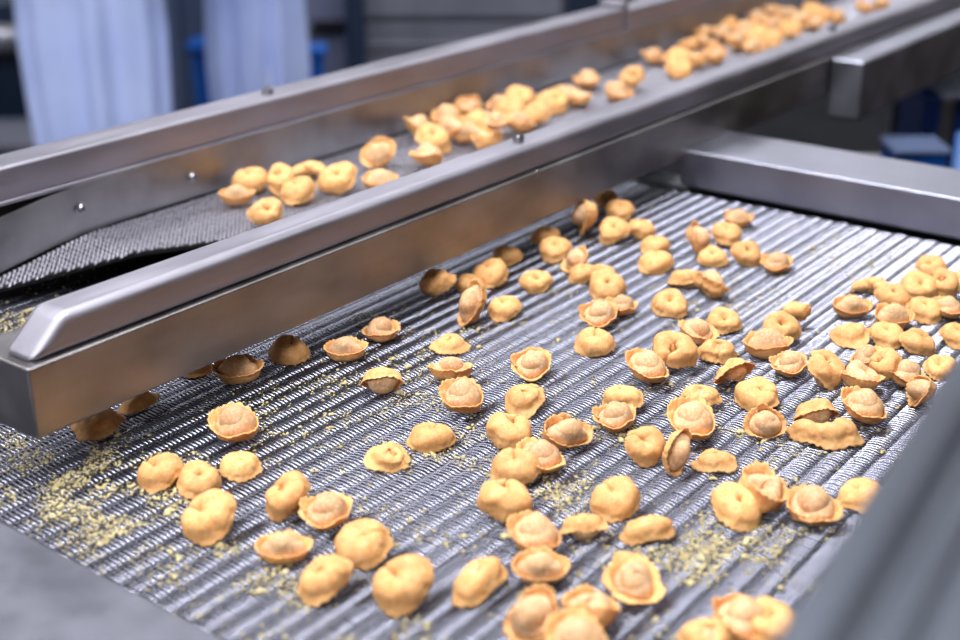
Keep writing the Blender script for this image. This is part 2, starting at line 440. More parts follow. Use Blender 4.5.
def place_pasta(x, y, w, var, az, el, fr, lift, zbase, label, group):
    seed = random.randint(0, 1)
    if w < 40 and math.sin(math.radians(az)) < -.6:
        if var in ('oval', 'cup'): var = 'fold' if seed else 'ring'
        el = min(el, -42)
    wr, po, V = PASTA[var, seed]
    R = pose(az, el, fr, var, w); W = V @ R.T
    s = 1.; zoff = zbase+lift*.001
    p = at(x, y, zoff+.008)
    for _ in range(5):
        p[2] = zoff-(W[:, 2]*s).min()-.0006
        px, py = proj(W*s+p)
        s *= min(1.3, max(.7, w/(px.max()-px.min())))
        s = min(1.32, max(.72, s))
        q = at(x-(px.max()+px.min())/2+proj(p)[0], y-(py.max()+py.min())/2+proj(p)[1], p[2])
        p = q
    p[2] = zoff-(W[:, 2]*s).min()-.0006
    t = thing('tortellino', label, 'pasta', group=group)
    M = np.eye(4); M[:3, :3] = R*s; M[:3, 3] = p
    t.matrix_world = Matrix(M.tolist())
    link('crimped_wrapper', wr, t); link('filled_pocket', po, t)
    return t
for line in LOWER.strip().splitlines():
    a, ph = line.split('|'); x, y, w, var, az, el, fr, lf = a.split()
    az, el, fr = float(az), float(el), float(fr)
    place_pasta(float(x), float(y), float(w), var, az, el, fr, float(lf), .0, LOOK[look(az, el)]+', '+ph, 'tortellini on the lower wire belt')
for line in UPPER.strip().splitlines():
    a, ph = line.split('|'); x, y, w, var, az, el, fr, lf = a.split()
    place_pasta(float(x), float(y), float(w), var, float(az), float(el), float(fr), float(lf), .0300, 'tortellino, '+ph, 'tortellini on the upper mesh belt')
ORD = ['first', 'second', 'third', 'fourth', 'fifth', 'sixth', 'seventh', 'eighth', 'ninth', 'tenth', 'eleventh', 'twelfth', 'thirteenth', 'fourteenth', 'fifteenth', 'sixteenth', 'seventeenth', 'eighteenth', 'nineteenth', 'twentieth', 'twenty-first', 'twenty-second', 'twenty-third', 'twenty-fourth', 'twenty-fifth', 'twenty-sixth', 'twenty-seventh', 'twenty-eighth', 'twenty-ninth', 'thirtieth']
for hp, nm in ((HEAP1, 'upper belt\'s long middle heap'), (HEAP2, 'upper belt\'s far end heap')):
    L = sorted([tuple(float(v) for v in q.split()) for q in hp.split(',')])
    pts = []
    for i, (x, y, w) in enumerate(L):
        g = at(x, y, .04)
        near = sum(1 for q in pts if np.linalg.norm(q[:2]-g[:2]) < .022)
        pts.append(g)
        var = random.choice(['cup', 'oval', 'fold', 'ring', 'twist', 'cup', 'oval'])
        az = random.choice([90, 90, -90])+random.uniform(-25, 25); el = random.uniform(10, 45)*(1 if az > 0 else -1)
        place_pasta(x, y, w*1.14, var, az, el, random.uniform(-180, 180), min(near, 2)*7, .0300, 'blurred tortellino, %s from left in the %s' % (ORD[i], nm), 'tortellini on the upper mesh belt')

# ------------------------------------------------------------------ metals and plastics
def steel(name, c1, c2, rough=(.28, .42), scale=14, stretch=(1, 1, 1), bump=.06, bs=900, metal=1.):
    m = mat(name, c1, .35, metal)
    return noisy(m, c1, c2, scale, 6, stretch, bump, bs, rough)
M_RAIL = steel('brushed_stainless_steel', (146, 143, 151), (164, 160, 169), (.44, .58), 9, (1, 6, 6), .10, 500)
M_RAIL2 = steel('worn_stainless_steel', (136, 132, 132), (160, 156, 156), (.34, .46), 16, (1, 2, 2), .10, 420)
M_PANEL = steel('dull_stainless_sheet', (128, 128, 132), (150, 150, 153), (.38, .50), 20, (1, 1, 1), .15, 700)
M_PLATE = steel('matt_steel_plate', (112, 112, 121), (122, 122, 131), (.46, .54), 30, (1, 1, 1), .15, 500)
M_COVER = steel('satin_steel_cover', (86, 89, 98), (99, 103, 112), (.40, .48), 4, (1, 1, 1), .03, 300)
M_BEAM = steel('cool_stainless_beam', (140, 141, 152), (158, 158, 170), (.36, .48), 14, (1, 1, 1), .08, 420)
M_WIRE = mat('belt_wire_steel', (126, 126, 137), .27, 1.)
M_FINE = mat('fine_mesh_steel', (176, 173, 182), .40, 1.)
M_DARK = mat('dark_steel', (34, 34, 36), .6, .4)
M_BOLT = mat('bolt_steel', (150, 150, 155), .3, 1.)
M_SOCKET = mat('bolt_socket_black', (18, 18, 20), .6)

# ------------------------------------------------------------------ wire belts
def weave(x0, x1, y0, y1, P, p, hw, arch, slant, K=5, S=9, keep=None, zf=None, shear=0.0):
    """flattened spiral wires, one row per rod gap, each wire an arched half-round bar"""
    rows = int((y1-y0)/P); cols = int((x1-x0)/p)
    t = np.linspace(0, 1, S)
    ang = np.linspace(-1.25, 1.25, K)                                   # across the wire
    V = []; 
    base_f = []
    for s in range(S-1):
        for k in range(K-1):
            base_f.append((s*K+k, s*K+k+1, (s+1)*K+k+1, (s+1)*K+k))
    base_f = np.array(base_f)
    allv = []; n = 0
    for r in range(rows):
        ya = y0+(r+1)*P; tilt = random.uniform(-.18, .18)*arch; hh = arch*random.uniform(.82, 1.15)
        xs = x0+np.arange(cols)*p+((r % 2)*p*.5 if not shear else (-shear*r) % p)
        if keep is not None: xs = xs[[keep(x, ya-P*.5) for x in xs]]
        if len(xs) == 0: continue
        yc = ya-t*P*1.02+.01*P
        zc = -arch+hh*np.sin(np.pi*np.clip(t, 0, 1))**.75+tilt*(t-.5)
        sl = slant*(t-.5)+.25*slant*np.sin(2*np.pi*t)
        dz = np.gradient(zc, yc); nn = np.sqrt(1+dz**2); nz = 1/nn; ny = -dz/nn
        X = sl[:, None]+np.sin(ang)[None, :]*hw
        Yv = yc[:, None]+ny[:, None]*(np.cos(ang)[None, :]-1)*hw
        Zv = zc[:, None]+nz[:, None]*(np.cos(ang)[None, :]-1)*hw
        el = np.stack([X, Yv, Zv], -1).reshape(-1, 3)
        jit = RNG.normal(0, p*.035, len(xs))
        A = np.repeat(el[None], len(xs), 0); A[:, :, 0] += (xs+jit)[:, None]
        A[:, :, 2] += RNG.normal(0, hw*.12, len(xs))[:, None]
        allv.append(A.reshape(-1, 3))
        base_n = len(el); 
        V.append(base_n*len(xs))
    A = np.concatenate(allv); ne = len(A)//(S*K)
    Fq = (base_f[None]+(np.arange(ne)*S*K)[:, None, None]).reshape(-1, 4)[:, ::-1]
    if zf is not None: A[:, 2] += zf(A[:, 0])
    return A, Fq
def rods(x0, x1, ys, z, r, n=6, step=.05, zf=None):
    V = []; Fs = []
    xs = np.arange(x0, x1, step)
    for y in ys:
        b = len(V)
        for x in xs:
            for k in range(n):
                a = 2*math.pi*k/n; V.append((x, y+r*math.cos(a), z+r*math.sin(a)+(zf(x) if zf else 0)))
        for i in range(len(xs)-1):
            for k in range(n): Fs.append((b+i*n+k, b+i*n+(k+1) % n, b+(i+1)*n+(k+1) % n, b+(i+1)*n+k))
    return np.array(V), np.array(Fs)
P1 = .0134
A, Fq = weave(.305, 1.125, .12, .885, P1, .0031, .00074, .0014, .0020, 5, 10)
wb = link('wire_mesh_belt', mesh_np('spiral_wire_weave', A, Fq, M_WIRE))
tag(wb, 'wide stainless spiral wire belt carrying the lower layer of pasta', 'conveyor belt')
V, Fs = rods(.305, 1.128, [.12+P1*i for i in range(int(.765/P1)+1)], -.0036, .0009)
tag(link('cross_rods', mesh_np('cross_rods', V, Fs, M_WIRE), wb), None)
ZU = .0288
def zup(x): 
    x = np.asarray(x, dtype=float); return ZU-np.clip(.644-x, 0, 1)*.15
e0, e1 = at(0, 292, .0100), at(195, 242, ZU)
def upedge(x): return max(.70, e1[1]+(x-e1[0])*(e0[1]-e1[1])/(e0[0]-e1[0]))
P2 = .0052
A, Fq = weave(.50, 2.9, .68, .886, P2, .0046, .0015, .0013, -.0052, 5, 6, shear=-.0052, keep=lambda x, y: y > upedge(x), zf=zup)
ub = link('fine_mesh_belt', mesh_np('fine_wire_weave', A, Fq, M_FINE))
tag(ub, 'narrow fine-mesh steel belt running between the two upper rails', 'conveyor belt')
# underside sheet of the fine belt, bends with it
def strip(xs, yn, yf, zt, th, m, name, parent=None):
    b = MB(); n = len(xs); vs = []
    for x in xs:
        a, c, z = yn(x), yf(x), zt(x)
        vs += [(x, a, z), (x, c, z), (x, c, z-th), (x, a, z-th)]
    fs = [(i*4+k, i*4+(k+1) % 4, (i+1)*4+(k+1) % 4, (i+1)*4+k) for i in range(n-1) for k in range(4)]+[(3, 2, 1, 0), tuple((n-1)*4+k for k in range(4))]
    return b.add(vs, fs).build(name, m, parent)
xs = list(np.linspace(.50, 1.2, 40))+[2.9]
strip(xs, lambda x: upedge(x)+.004, lambda x: .8855, lambda x: float(zup(x))-.0035, .003, M_DARK, 'belt_slider_bed', ub)

# ------------------------------------------------------------------ middle guide rail
def bolt(parent, p, axis='z', r=.0045, h=.006):
    b = MB()
    if axis == 'z':
        o = MB().lathe([(r*1.0, 0), (r, h*.85), (r*.9, h), (r*.55, h), (r*.5, h*.55)], p, 20).build('bolt', M_BOLT, parent, smooth=False)
        MB().lathe([(r*.5, h*.5), (r*.5, h*.9)], p, 6).build('hex_socket', M_SOCKET, o)
    else:
        b.lathe([(r*1.5, 0), (r*1.5, h*.15), (r, h*.18), (r, h*.6), (r*.8, h*.85), (r*.4, h)], (0, 0, 0), 20)
        b.v = [(p[0]+x, p[1]-z, p[2]+y) for x, y, z in b.v]
        o = b.build('bolt', M_BOLT, parent)
        s = MB().lathe([(r*.38, h*.5), (r*.38, h*1.03)], (0, 0, 0), 6); s.v = [(p[0]+x, p[1]-z, p[2]+y) for x, y, z in s.v]
        s.build('hex_socket', M_SOCKET, o)
G = .6046
gr = thing('guide_rail', 'long brushed steel guide rail with mitred near end running between the two belts', 'rail', (.395, G, .03))
def rel(mb, o):
    l = o.location; mb.v = [(x-l.x, y-l.y, z-l.z) for x, y, z in mb.v]; return mb
b = MB().prism([(G, .0298), (G+.056, .0298), (G+.056, .0735), (G, .0735)], .3935, 3.2); rel(b, gr).build('lower_channel', M_RAIL2, gr, .0020, 3)
prof = [(G+.0030, .0728), (G+.0318, .0728), (G+.0318, .0963), (G+.0030, .0963)]
b = MB().prism(prof, .4235, 3.2, skew=lambda p: -.027 if p[1] < .08 else 0); rel(b, gr).build('top_channel', M_RAIL, gr, .0065, 6)
bp = onY(516, 141, G+.016); 
for q in (at(516, 141, .0963), at(830, 30, .0963)): bolt(gr, (q[0]-gr.location.x, G+.017-gr.location.y, .0963-.03))
for q in (onY(537, 173, G),):
    b = MB().lathe([(.0035, 0), (.003, .0008), (.001, .0013)], (0, 0, 0), 12); b.v = [(q[0]+x-.395, -z, q[2]-.03+y) for x, y, z in b.v]
    b.build('weld_spot', M_RAIL2, gr, smooth=True)

# ------------------------------------------------------------------ far rail with side panel
f0 = .8895
fr = thing('guide_rail', 'far steel guide rail with bolted side panel behind the upper belt', 'rail', (.45, f0, .03))
b = MB().prism([(f0+.001, .0700), (f0+.036, .0700), (f0+.036, .0963), (f0+.001, .0963)], .40, 1.49); rel(b, fr).build('top_channel', M_RAIL, fr, .003, 4)
b = MB().prism([(f0+.0005, .0700), (f0+.035, .0700), (f0+.035, .0935), (f0+.0005, .0935)], 1.495, 3.2); rel(b, fr).build('rear_top_channel', M_RAIL, fr, .003, 4)
b = MB().prism([(f0-.0012, .0672), (f0+.03, .0672), (f0+.03, .0706), (f0-.0012, .0706)], .40, 3.2); rel(b, fr).build('lower_lip', M_RAIL, fr, .0012, 3)
top = [(.47, .036), (.51, .047), (.5744, .0595), (.61, .0642), (.645, .0675), (.70, .0692), (.76, .0698), (3.2, .0698)]
bot = [(.47, -.003), (.51, .0075), (.5744, .0185), (.61, .0235), (.645, .0270), (.70, .0285), (.76, .0285), (3.2, .0285)]
b = MB(); n = len(top)
vs = [(x, f0-.003, z) for x, z in top]+[(x, f0-.003, z) for x, z in bot]+[(x, f0-.0008, z) for x, z in top]+[(x, f0-.0008, z) for x, z in bot]
fs = []
for i in range(n-1):
    fs += [(i, i+1, n+i+1, n+i), (2*n+i+1, 2*n+i, 3*n+i, 3*n+i+1), (i, 2*n+i, 2*n+i+1, i+1), (n+i, n+i+1, 3*n+i+1, 3*n+i)]
fs += [(0, n, 3*n, 2*n), (n-1, 3*n-1, 4*n-1, 2*n-1)]
rel(b.add(vs, fs), fr).build('side_panel', M_PANEL, fr)
b = MB().box(.40, 3.2, f0+.004, f0+.03, -.0195, .066); rel(b, fr).build('inner_frame', M_DARK, fr)
q = at(258, 92, .0963); bolt(fr, (q[0]-.45, .018, .0663), r=.0055)
for x, y in ((80, 208), (191, 177)):
    q = onY(x, y, f0-.003); bolt(fr, (q[0]-.45, -.003, q[2]-.03), 'y', r=.0036, h=.005)
b = MB().box(1.482, 1.502, f0+.002, f0+.036, .0935, .104); rel(b, fr).build('joint_strap', M_RAIL, fr, .002)

# ------------------------------------------------------------------ cross beam and square tube
q = at(960, 241, .0015)
cb = thing('cross_beam', 'flat-topped steel cross beam spanning the lower belt at the far right', 'beam', (1.133, .1, 0))
b = MB().prism([(1.133, .0015), (1.224, .0015), (1.224, .0376), (1.133, .0376)], -.1, G+.004, ax='y')
b.v = [(x, y, z) for x, y, z in b.v]
rel(b, cb).build('beam_body', M_BEAM, cb, .0022, 3)
b = MB().box(1.150, 1.162, .10, .16, .0375, .0377)
b = MB().box(1.20, 1.224, -.1, G+.03, -.03, .0014); rel(b, cb).build('rear_flange', M_DARK, cb)
tq = onY(831, 57, G-.001); z1 = tq[2]
tb = thing('square_tube', 'blurred square steel tube fixed along the rail beyond the cross beam', 'beam', (tq[0], .57, z1))
b = MB().prism([(.564, z1-.070), (G-.0005, z1-.070), (G-.0005, z1), (.564, z1)], tq[0], 3.3); rel(b, tb).build('tube_wall', M_BEAM, tb, .005, 4)

# ------------------------------------------------------------------ near plate and side guard
a0, a1 = at(0, 520, .024), at(228, 640, .024)
d = (a1-a0)/np.linalg.norm(a1-a0); pa, pb = a0-d*.25, a1+d*.45; off = np.array([-.22, 0, 0])
pl = thing('transfer_plate', 'matt grey steel plate along the near end of the wire belt', 'plate', tuple(a0))
b = MB().hull8([tuple(v-np.array([0, 0, .010])) for v in (pa+off, pb+off, pb, pa)], [tuple(v) for v in (pa+off, pb+off, pb, pa)])
rel(b, pl).build('plate_sheet', M_PLATE, pl, .0015, 2)
for v in (pa*.7+pb*.3+off*.8, pa*.25+pb*.75+off*.8):
    b = MB().box(v[0]-.012, v[0]+.012, v[1]-.012, v[1]+.012, -.9, .0139); rel(b, pl).build('plate_leg', M_DARK, pl)
ZG = .185
g0, g1 = at(960, 350, ZG), at(777, 634, ZG)
gd = (g0-g1); gd /= np.linalg.norm(gd); gn = np.array([gd[1], -gd[0], 0.])      # gn: outward, away from the belt
sg = thing('side_guard', 'out-of-focus grey steel side guard along the right of the wire belt', 'guard', tuple(g1))
prof = [(0, 0), (.010, .0004), (.017, -.0045), (.023, -.005), (.034, .002), (.20, .003), (.20, -.165), (.197, -.165), (.197, 0), (.034, -.001), (.023, -.0075), (.017, -.007), (.010, -.0025), (.003, -.003), (.003, -.012), (0, -.012)]
def gp(u, p): v = g1+gd*u+gn*p[0]; return (v[0], v[1], v[2]+p[1])
n = len(prof); A_ = [gp(-.30, p) for p in prof]; B_ = [gp(.9, p) for p in prof]
b = MB().add(A_+B_, [(i, (i+1) % n, n+(i+1) % n, n+i) for i in range(n)]+[tuple(range(n-1, -1, -1)), tuple(range(n, 2*n))])
rel(b, sg).build('guard_cover', M_COVER, sg, .0015, 3)

# ------------------------------------------------------------------ machine bed and frame under the belts
mf = thing('conveyor_frame', 'dark steel bed and legs underneath the two belts', 'frame', (.7, .5, -.9))
b = MB().box(.30, 1.16, -.1, .885, -.020, -.016); rel(b, mf).build('bed_sheet', mat('haze_lifted_grey_bed', (84, 85, 94), .6, .3), mf)  # bed grey lightened to paint in haze, lifting the blacks between wires
b = MB().box(.30, 2.9, .93, .97, -.09, -.0205).box(.30, 1.35, -.10, -.07, -.09, -.0205).box(1.228, 1.26, -.1, .97, -.10, -.0305).box(.30, .33, -.1, .93, -.09, -.0205); rel(b, mf).build('side_beam', M_PANEL, mf)
for x, y in ((.33, -.08), (1.24, -.08), (.33, .95), (1.24, .95), (2.8, .95)):
    b = MB().box(x-.025, x+.025, y-.02, y+.02, -.88, -.091); l = rel(b, mf).build('leg', M_PANEL, mf)
    b = MB().lathe([(.035, 0), (.035, .008), (.012, .015), (.012, .022)], (x, y, -.9), 16); rel(b, mf).build('levelling_foot', M_BOLT, l)

# ------------------------------------------------------------------ crumbs
PATCH = """110 505 75 2.2,60 475 55 3,165 480 50 2,120 535 40 2,20 430 30 2,40 500 35 2,80 450 35 2,700 560 50 2,735 530 45 2,790 545 40 1.5,620 560 40 1,560 490 45 1.5,500 440 60 1,440 450 40 1.5,400 400 45 1.5,330 385 40 1.5,290 420 50 1,440 385 40 1.5,420 345 50 1,
830 262 40 1,880 262 40 .7,740 300 45 1.2,690 312 30 1,655 405 45 1.5,640 430 40 1,850 410 35 1,740 440 50 .8,570 245 30 .8,270 580 45 1.2,250 550 30 .8,385 620 50 1,400 540 60 .6,340 440 50 .7,680 540 35 1.5,800 590 30 1,780 470 60 .6,560 300 50 .5,480 330 40 .6,600 420 80 .5,360 320 30 .7,200 590 40 .8,530 480 40 1.2,840 350 40 .5,30 320 30 2,5 335 20 1.5,720 420 50 .8"""
def crumb_field(n, rmin, rmax, name, seed):
    g = np.random.default_rng(seed)
    pt = np.array([[float(v) for v in q.split()] for q in PATCH.replace('\n', '').split(',')])
    wt = pt[:, 3]*pt[:, 2]; wt /= wt.sum()
    k = g.choice(len(pt), n, p=wt); P = pt[k, :2]+g.normal(0, .48, (n, 2))*pt[k, 2:3]*np.array([1.2, .75])
    u = g.random(n) < .28; P[u] = np.column_stack([g.uniform(0, 960, u.sum()), g.uniform(200, 640, u.sum())])
    phi = (1+5**.5)/2
    ico = np.array([(-1, phi, 0), (1, phi, 0), (-1, -phi, 0), (1, -phi, 0), (0, -1, phi), (0, 1, phi), (0, -1, -phi), (0, 1, -phi), (phi, 0, -1), (phi, 0, 1), (-phi, 0, -1), (-phi, 0, 1)])/1.9
    icf = np.array([(0, 11, 5), (0, 5, 1), (0, 1, 7), (0, 7, 10), (0, 10, 11), (1, 5, 9), (5, 11, 4), (11, 10, 2), (10, 7, 6), (7, 1, 8), (3, 9, 4), (3, 4, 2), (3, 2, 6), (3, 6, 8), (3, 8, 9), (4, 9, 5), (2, 4, 11), (6, 2, 10), (8, 6, 7), (9, 8, 1)])
    VV = []; FF = []; c = 0
    for x, y in P:
        w = at(x, y, .0005)
        if not (.30 < w[0] < 1.12 and .14 < w[1] < .92): continue
        # clump: patches break up with a noise threshold
        if noise.noise(Vector((w[0]*38, w[1]*38, 0))) < -.02+g.normal(0, .12): continue
        r = rmin+(rmax-rmin)*g.random()**2.2
        for j in range(1+(r > .0011)*g.integers(0, 4)):
            sc = r*g.uniform(.5, 1.3, 3)*np.array([1.2, 1, .6])
            o = ico*sc*g.uniform(.7, 1.2, (12, 1)); a = g.uniform(0, 6.28); R_ = np.array([[math.cos(a), -math.sin(a), 0], [math.sin(a), math.cos(a), 0], [0, 0, 1]])
            pz = g.normal(0, r*.9, 3)*(j > 0); pz[2] = abs(pz[2])*.3
            VV.append(o@R_.T+w+pz+np.array([0, 0, r*.25-.0006])); FF.append(icf+c*12); c += 1
    return link(name, mesh_np(name, np.concatenate(VV), np.concatenate(FF), M_CRUMB, smooth=False))
M_CRUMB = noisy(mat('semolina_crumb', (188, 174, 126), .75), (168, 148, 100), (206, 194, 148), 120, 3, lo=.3, hi=.7)
tag(crumb_field(30000, .00022, .0011, 'semolina_crumbs', 3), 'pale yellow semolina and dough crumbs strewn over the wire belt', 'crumbs', kind='stuff')
tag(crumb_field(480, .0011, .0021, 'dough_crumbs', 11), 'larger pale lumps of dough crumb scattered over the wire belt', 'crumbs', kind='stuff')

# ------------------------------------------------------------------ room
ZF, ZC = -.90, 2.0
def rbox(name, u0, u1, v0, v1, z0, z1, m, kind='structure', parent=None):
    vs = [tuple(bg(u, v, z)) for z in (z0, z1) for v in (v0, v1) for u in (u0, u1)]
    o = MB().add(vs, [(0, 2, 3, 1), (4, 5, 7, 6), (0, 1, 5, 4), (2, 6, 7, 3), (0, 4, 6, 2), (1, 3, 7, 5)]).build(name, m, parent)
    if kind: o['kind'] = kind
    return o
M_FLOOR = noisy(mat('epoxy_floor', (24, 24, 28), .55), (20, 20, 24), (30, 30, 34), 6, 5)
M_FLOOR.node_tree.nodes['Principled BSDF'].inputs['Specular IOR Level'].default_value = .15
M_WALL = noisy(mat('painted_wall', (196, 198, 206), .6), (190, 192, 202), (204, 205, 212), 3, 4)
M_WALLD = noisy(mat('brown_grey_wall', (120, 104, 92), .7), (112, 96, 84), (132, 116, 102), 3, 4)
M_CEIL = noisy(mat('white_ceiling', (206, 207, 214), .8), (200, 202, 210), (212, 213, 218), 2, 3)
rbox('floor', -5, 5, -2.5, 8, ZF-.1, ZF, M_FLOOR)
rbox('ceiling', -5, 5, -2.5, 8, ZC, ZC+.1, M_CEIL)
rbox('wall_back', -5, 5, 8, 8.1, ZF, ZC, M_WALL)
rbox('wall_left', -5.1, -5, -2.5, 8, ZF, ZC, M_WALL)
rbox('wall_right', 5, 5.1, -2.5, 8, ZF, ZC, M_WALLD)
rbox('wall_front', -5, 5, -2.6, -2.5, ZF, ZC, M_WALLD)

def emis(name, col, s):
    m = bpy.data.materials.new(name); m.use_nodes = True; nt = m.node_tree; nt.nodes.clear()
    e = nt.nodes.new('ShaderNodeEmission'); o = nt.nodes.new('ShaderNodeOutputMaterial')
    e.inputs[0].default_value = (*col, 1); e.inputs[1].default_value = s; nt.links.new(e.outputs[0], o.inputs[0]); return m
M_LAMP = emis('lamp_diffuser', (.93, .95, 1.0), 3.0)
M_LFRAME = mat('lamp_frame_white', (225, 225, 228), .5)
LAMPS = [(-2.2, 1.0, 70), (-.3, .9, 200), (1.6, 1.0, 60), (-2.6, 3.4, 65), (.2, 3.4, 70), (2.8, 3.4, 50), (-1.6, 6.0, 60), (1.8, 6.0, 80), (-.9, -1.2, 220)]  # last panel is an added fill, brightening the pasta under the rail
LWH = ['over the left of the conveyor', 'straight over the conveyor', 'over the right of the conveyor', 'left in the middle row', 'centre of the middle row', 'right in the middle row', 'left in the back row', 'right in the back row', 'added behind the operator as front fill']
for (u, v, pw), wh in zip(LAMPS, LWH):
    c = bg(u, v, ZC-.06)
    t = thing('ceiling_light', 'flat white ceiling light panel, '+wh, 'lamp', c, YAW+math.pi/2*0, 'ceiling light panels')
    t.rotation_euler = (0, 0, math.atan2(RGT[1], RGT[0]))
    MB().box(-.62, .62, -.32, .32, .012, .06).build('light_frame', M_LFRAME, t, .004)
    MB().box(-.59, .59, -.29, .29, .004, .0115).build('diffuser', M_LAMP, t)
    l = bpy.data.lights.new('panel_light', 'AREA'); l.shape = 'RECTANGLE'; l.size = 1.15; l.size_y = .56; l.energy = pw; l.color = (.93, .95, 1.0)
    lo = bpy.data.objects.new('panel_light', l); COL.objects.link(lo); lo.parent = t; lo.location = (0, 0, 0)

# ------------------------------------------------------------------ background machines, placed on the floor
def spot(px, D):                      # floor point behind pixel column px at optical depth D
    q = dist(px, 60, D); return np.array([q[0], q[1]])
def zat(py, D): return float(dist(480, py, D)[2])
ANG = math.atan2(RGT[1], RGT[0])
M_GREYC = noisy(mat('grey_cabinet_paint', (122, 124, 138), .45, .3), (114, 116, 130), (132, 134, 148), 5, 3)
M_GREYD = mat('grey_cabinet_dark', (74, 76, 88), .5, .3)
M_NAVY = mat('navy_paint', (22, 38, 62), .45)
M_BLUE = mat('blue_plastic', (18, 96, 190), .4)
M_BLUED = mat('deep_blue_plastic', (14, 44, 104), .4)
M_BLACK = mat('black_machine', (26, 27, 30), .5)

# cabinet behind the rails
D = 4.6; p = spot(495, D); w_ = (640-362)/F*D
cab = thing('machine_cabinet', 'wide grey metal machine cabinet with horizontal panels behind the far rail', 'cabinet', (p[0], p[1], ZF), ANG)
zt = .8; z17 = zat(17, D)-ZF; z30 = zat(30, D)-ZF; z50 = zat(50, D)-ZF
MB().box(-w_/2, w_/2, .0, .6, .08, zt).build('cabinet_body', M_GREYD, cab, .006)
edges = [(.12, z50-.012), (z50+.004, z30-.006), (z30+.004, z17-.012), (z17+.012, zt-.01)]
for i, (a_, b_) in enumerate(edges): MB().box(-w_/2+.01, w_/2-.25, -.02-.006*(i % 2), -.0005, a_, b_).build('front_panel', M_GREYC, cab, .004)
MB().box(w_/2-.23, w_/2-.01, -.02, -.0005, .12, zt-.01).build('side_door', M_NAVY, cab, .004)
# navy post
p = spot(357, 4.2); o = thing('support_post', 'dark navy upright post left of the grey cabinet', 'post', (p[0], p[1], ZF), ANG)
MB().box(-.03, .03, -.03, .03, .012, 2.89).build('post_shaft', M_NAVY, o, .004); MB().box(-.07, .07, -.07, .07, 0, .0119).build('base_plate', M_NAVY, o)
# pale panel between person and post
p = spot(334, 4.9); o = thing('steel_door_panel', 'pale lilac steel panel with a dark handle behind the second person', 'panel', (p[0], p[1], ZF), ANG)
MB().box(-.13, .075, 0, .05, 0, 1.6).build('panel_sheet', mat('pale_panel_paint', (150, 155, 188), .5), o, .004)
z_ = zat(23, 4.9)-ZF; MB().box(-.07, .07, -.04, -.0005, z_-.02, z_+.02).build('handle', M_BLACK, o, .004)
# steel-blue cabinet between the persons
p = spot(182, 4.4); o = thing('tall_cabinet', 'dark slate-blue tall cabinet between the two people', 'cabinet', (p[0], p[1], ZF), ANG)
MB().box(-.16, .13, 0, .4, 0, 1.5).build('cabinet_body', mat('slate_paint', (72, 86, 116), .5), o, .006)
MB().box(-.145, .0, -.015, -.0005, .1, 1.45).build('door', mat('slate_paint_light', (86, 100, 132), .5), o, .004)
# blue bins
def bin_(px, py0, py1, wpx, D, label, m, zsup=None):
    p = spot(px, D); w = wpx/F*D; z1 = zat(py0, D); zb = zat(py1, D) if zsup is not None else ZF
    o = thing('plastic_bin', label, 'bin', (p[0], p[1], zb), ANG)
    h = z1-zb
    b = MB().hull8([(-w*.44, -w*.40, 0), (w*.44, -w*.40, 0), (w*.44, w*.40, 0), (-w*.44, w*.40, 0)], [(-w/2, -w*.45, h-.03), (w/2, -w*.45, h-.03), (w/2, w*.45, h-.03), (-w/2, w*.45, h-.03)])
    b.build('bin_body', m, o, .008)
    MB().box(-w/2-.012, w/2+.012, -w*.45-.012, w*.45+.012, h-.029, h).build('lid', m, o, .008)
    return o
bin_(216, 38, 0, 42, 4.0, 'bright blue bin between the two people', M_BLUE)
bin_(310, 44, 0, 26, 4.0, 'slim bright blue bin right of the second person', M_BLUE)
# dark machine at far left
p = spot(-20, 4.3); o = thing('mixing_machine', 'dark navy machine with a pale steel arm at the far left', 'machine', (p[0], p[1], ZF), ANG)
w = .27
MB().box(-.35, .20, 0, .5, .05, .60).build('machine_body', mat('dark_navy_paint', (16, 36, 62), .4), o, .02)
MB().box(-.33, .17, .02, .48, .0, .05).build('plinth', M_BLACK, o)
za = zat(34, 4.3)-ZF
MB().tube((-.3, -.06, za), (.20, -.06, za), .045, n=20).build('steel_arm', mat('pale_steel', (165, 165, 172), .35, .8), o, smooth=True)
MB().box(-.3, -.2, -.10, .3, .6, za+.2).build('column', M_BLACK, o, .01)
zs = zat(133, 4.0)
p = spot(5, 3.9); o = thing('low_step', 'grey steel step platform on the floor at the far left', 'platform', (p[0], p[1], ZF), ANG)
MB().box(-.2, .12, -.1, .2, zs-ZF-.03, zs-ZF).build('tread', M_GREYC, o, .004)
for sx in (-.17, .09):
    MB().box(sx, sx+.03, -.08, .18, 0, zs-ZF-.0305).build('leg', M_GREYD, o)
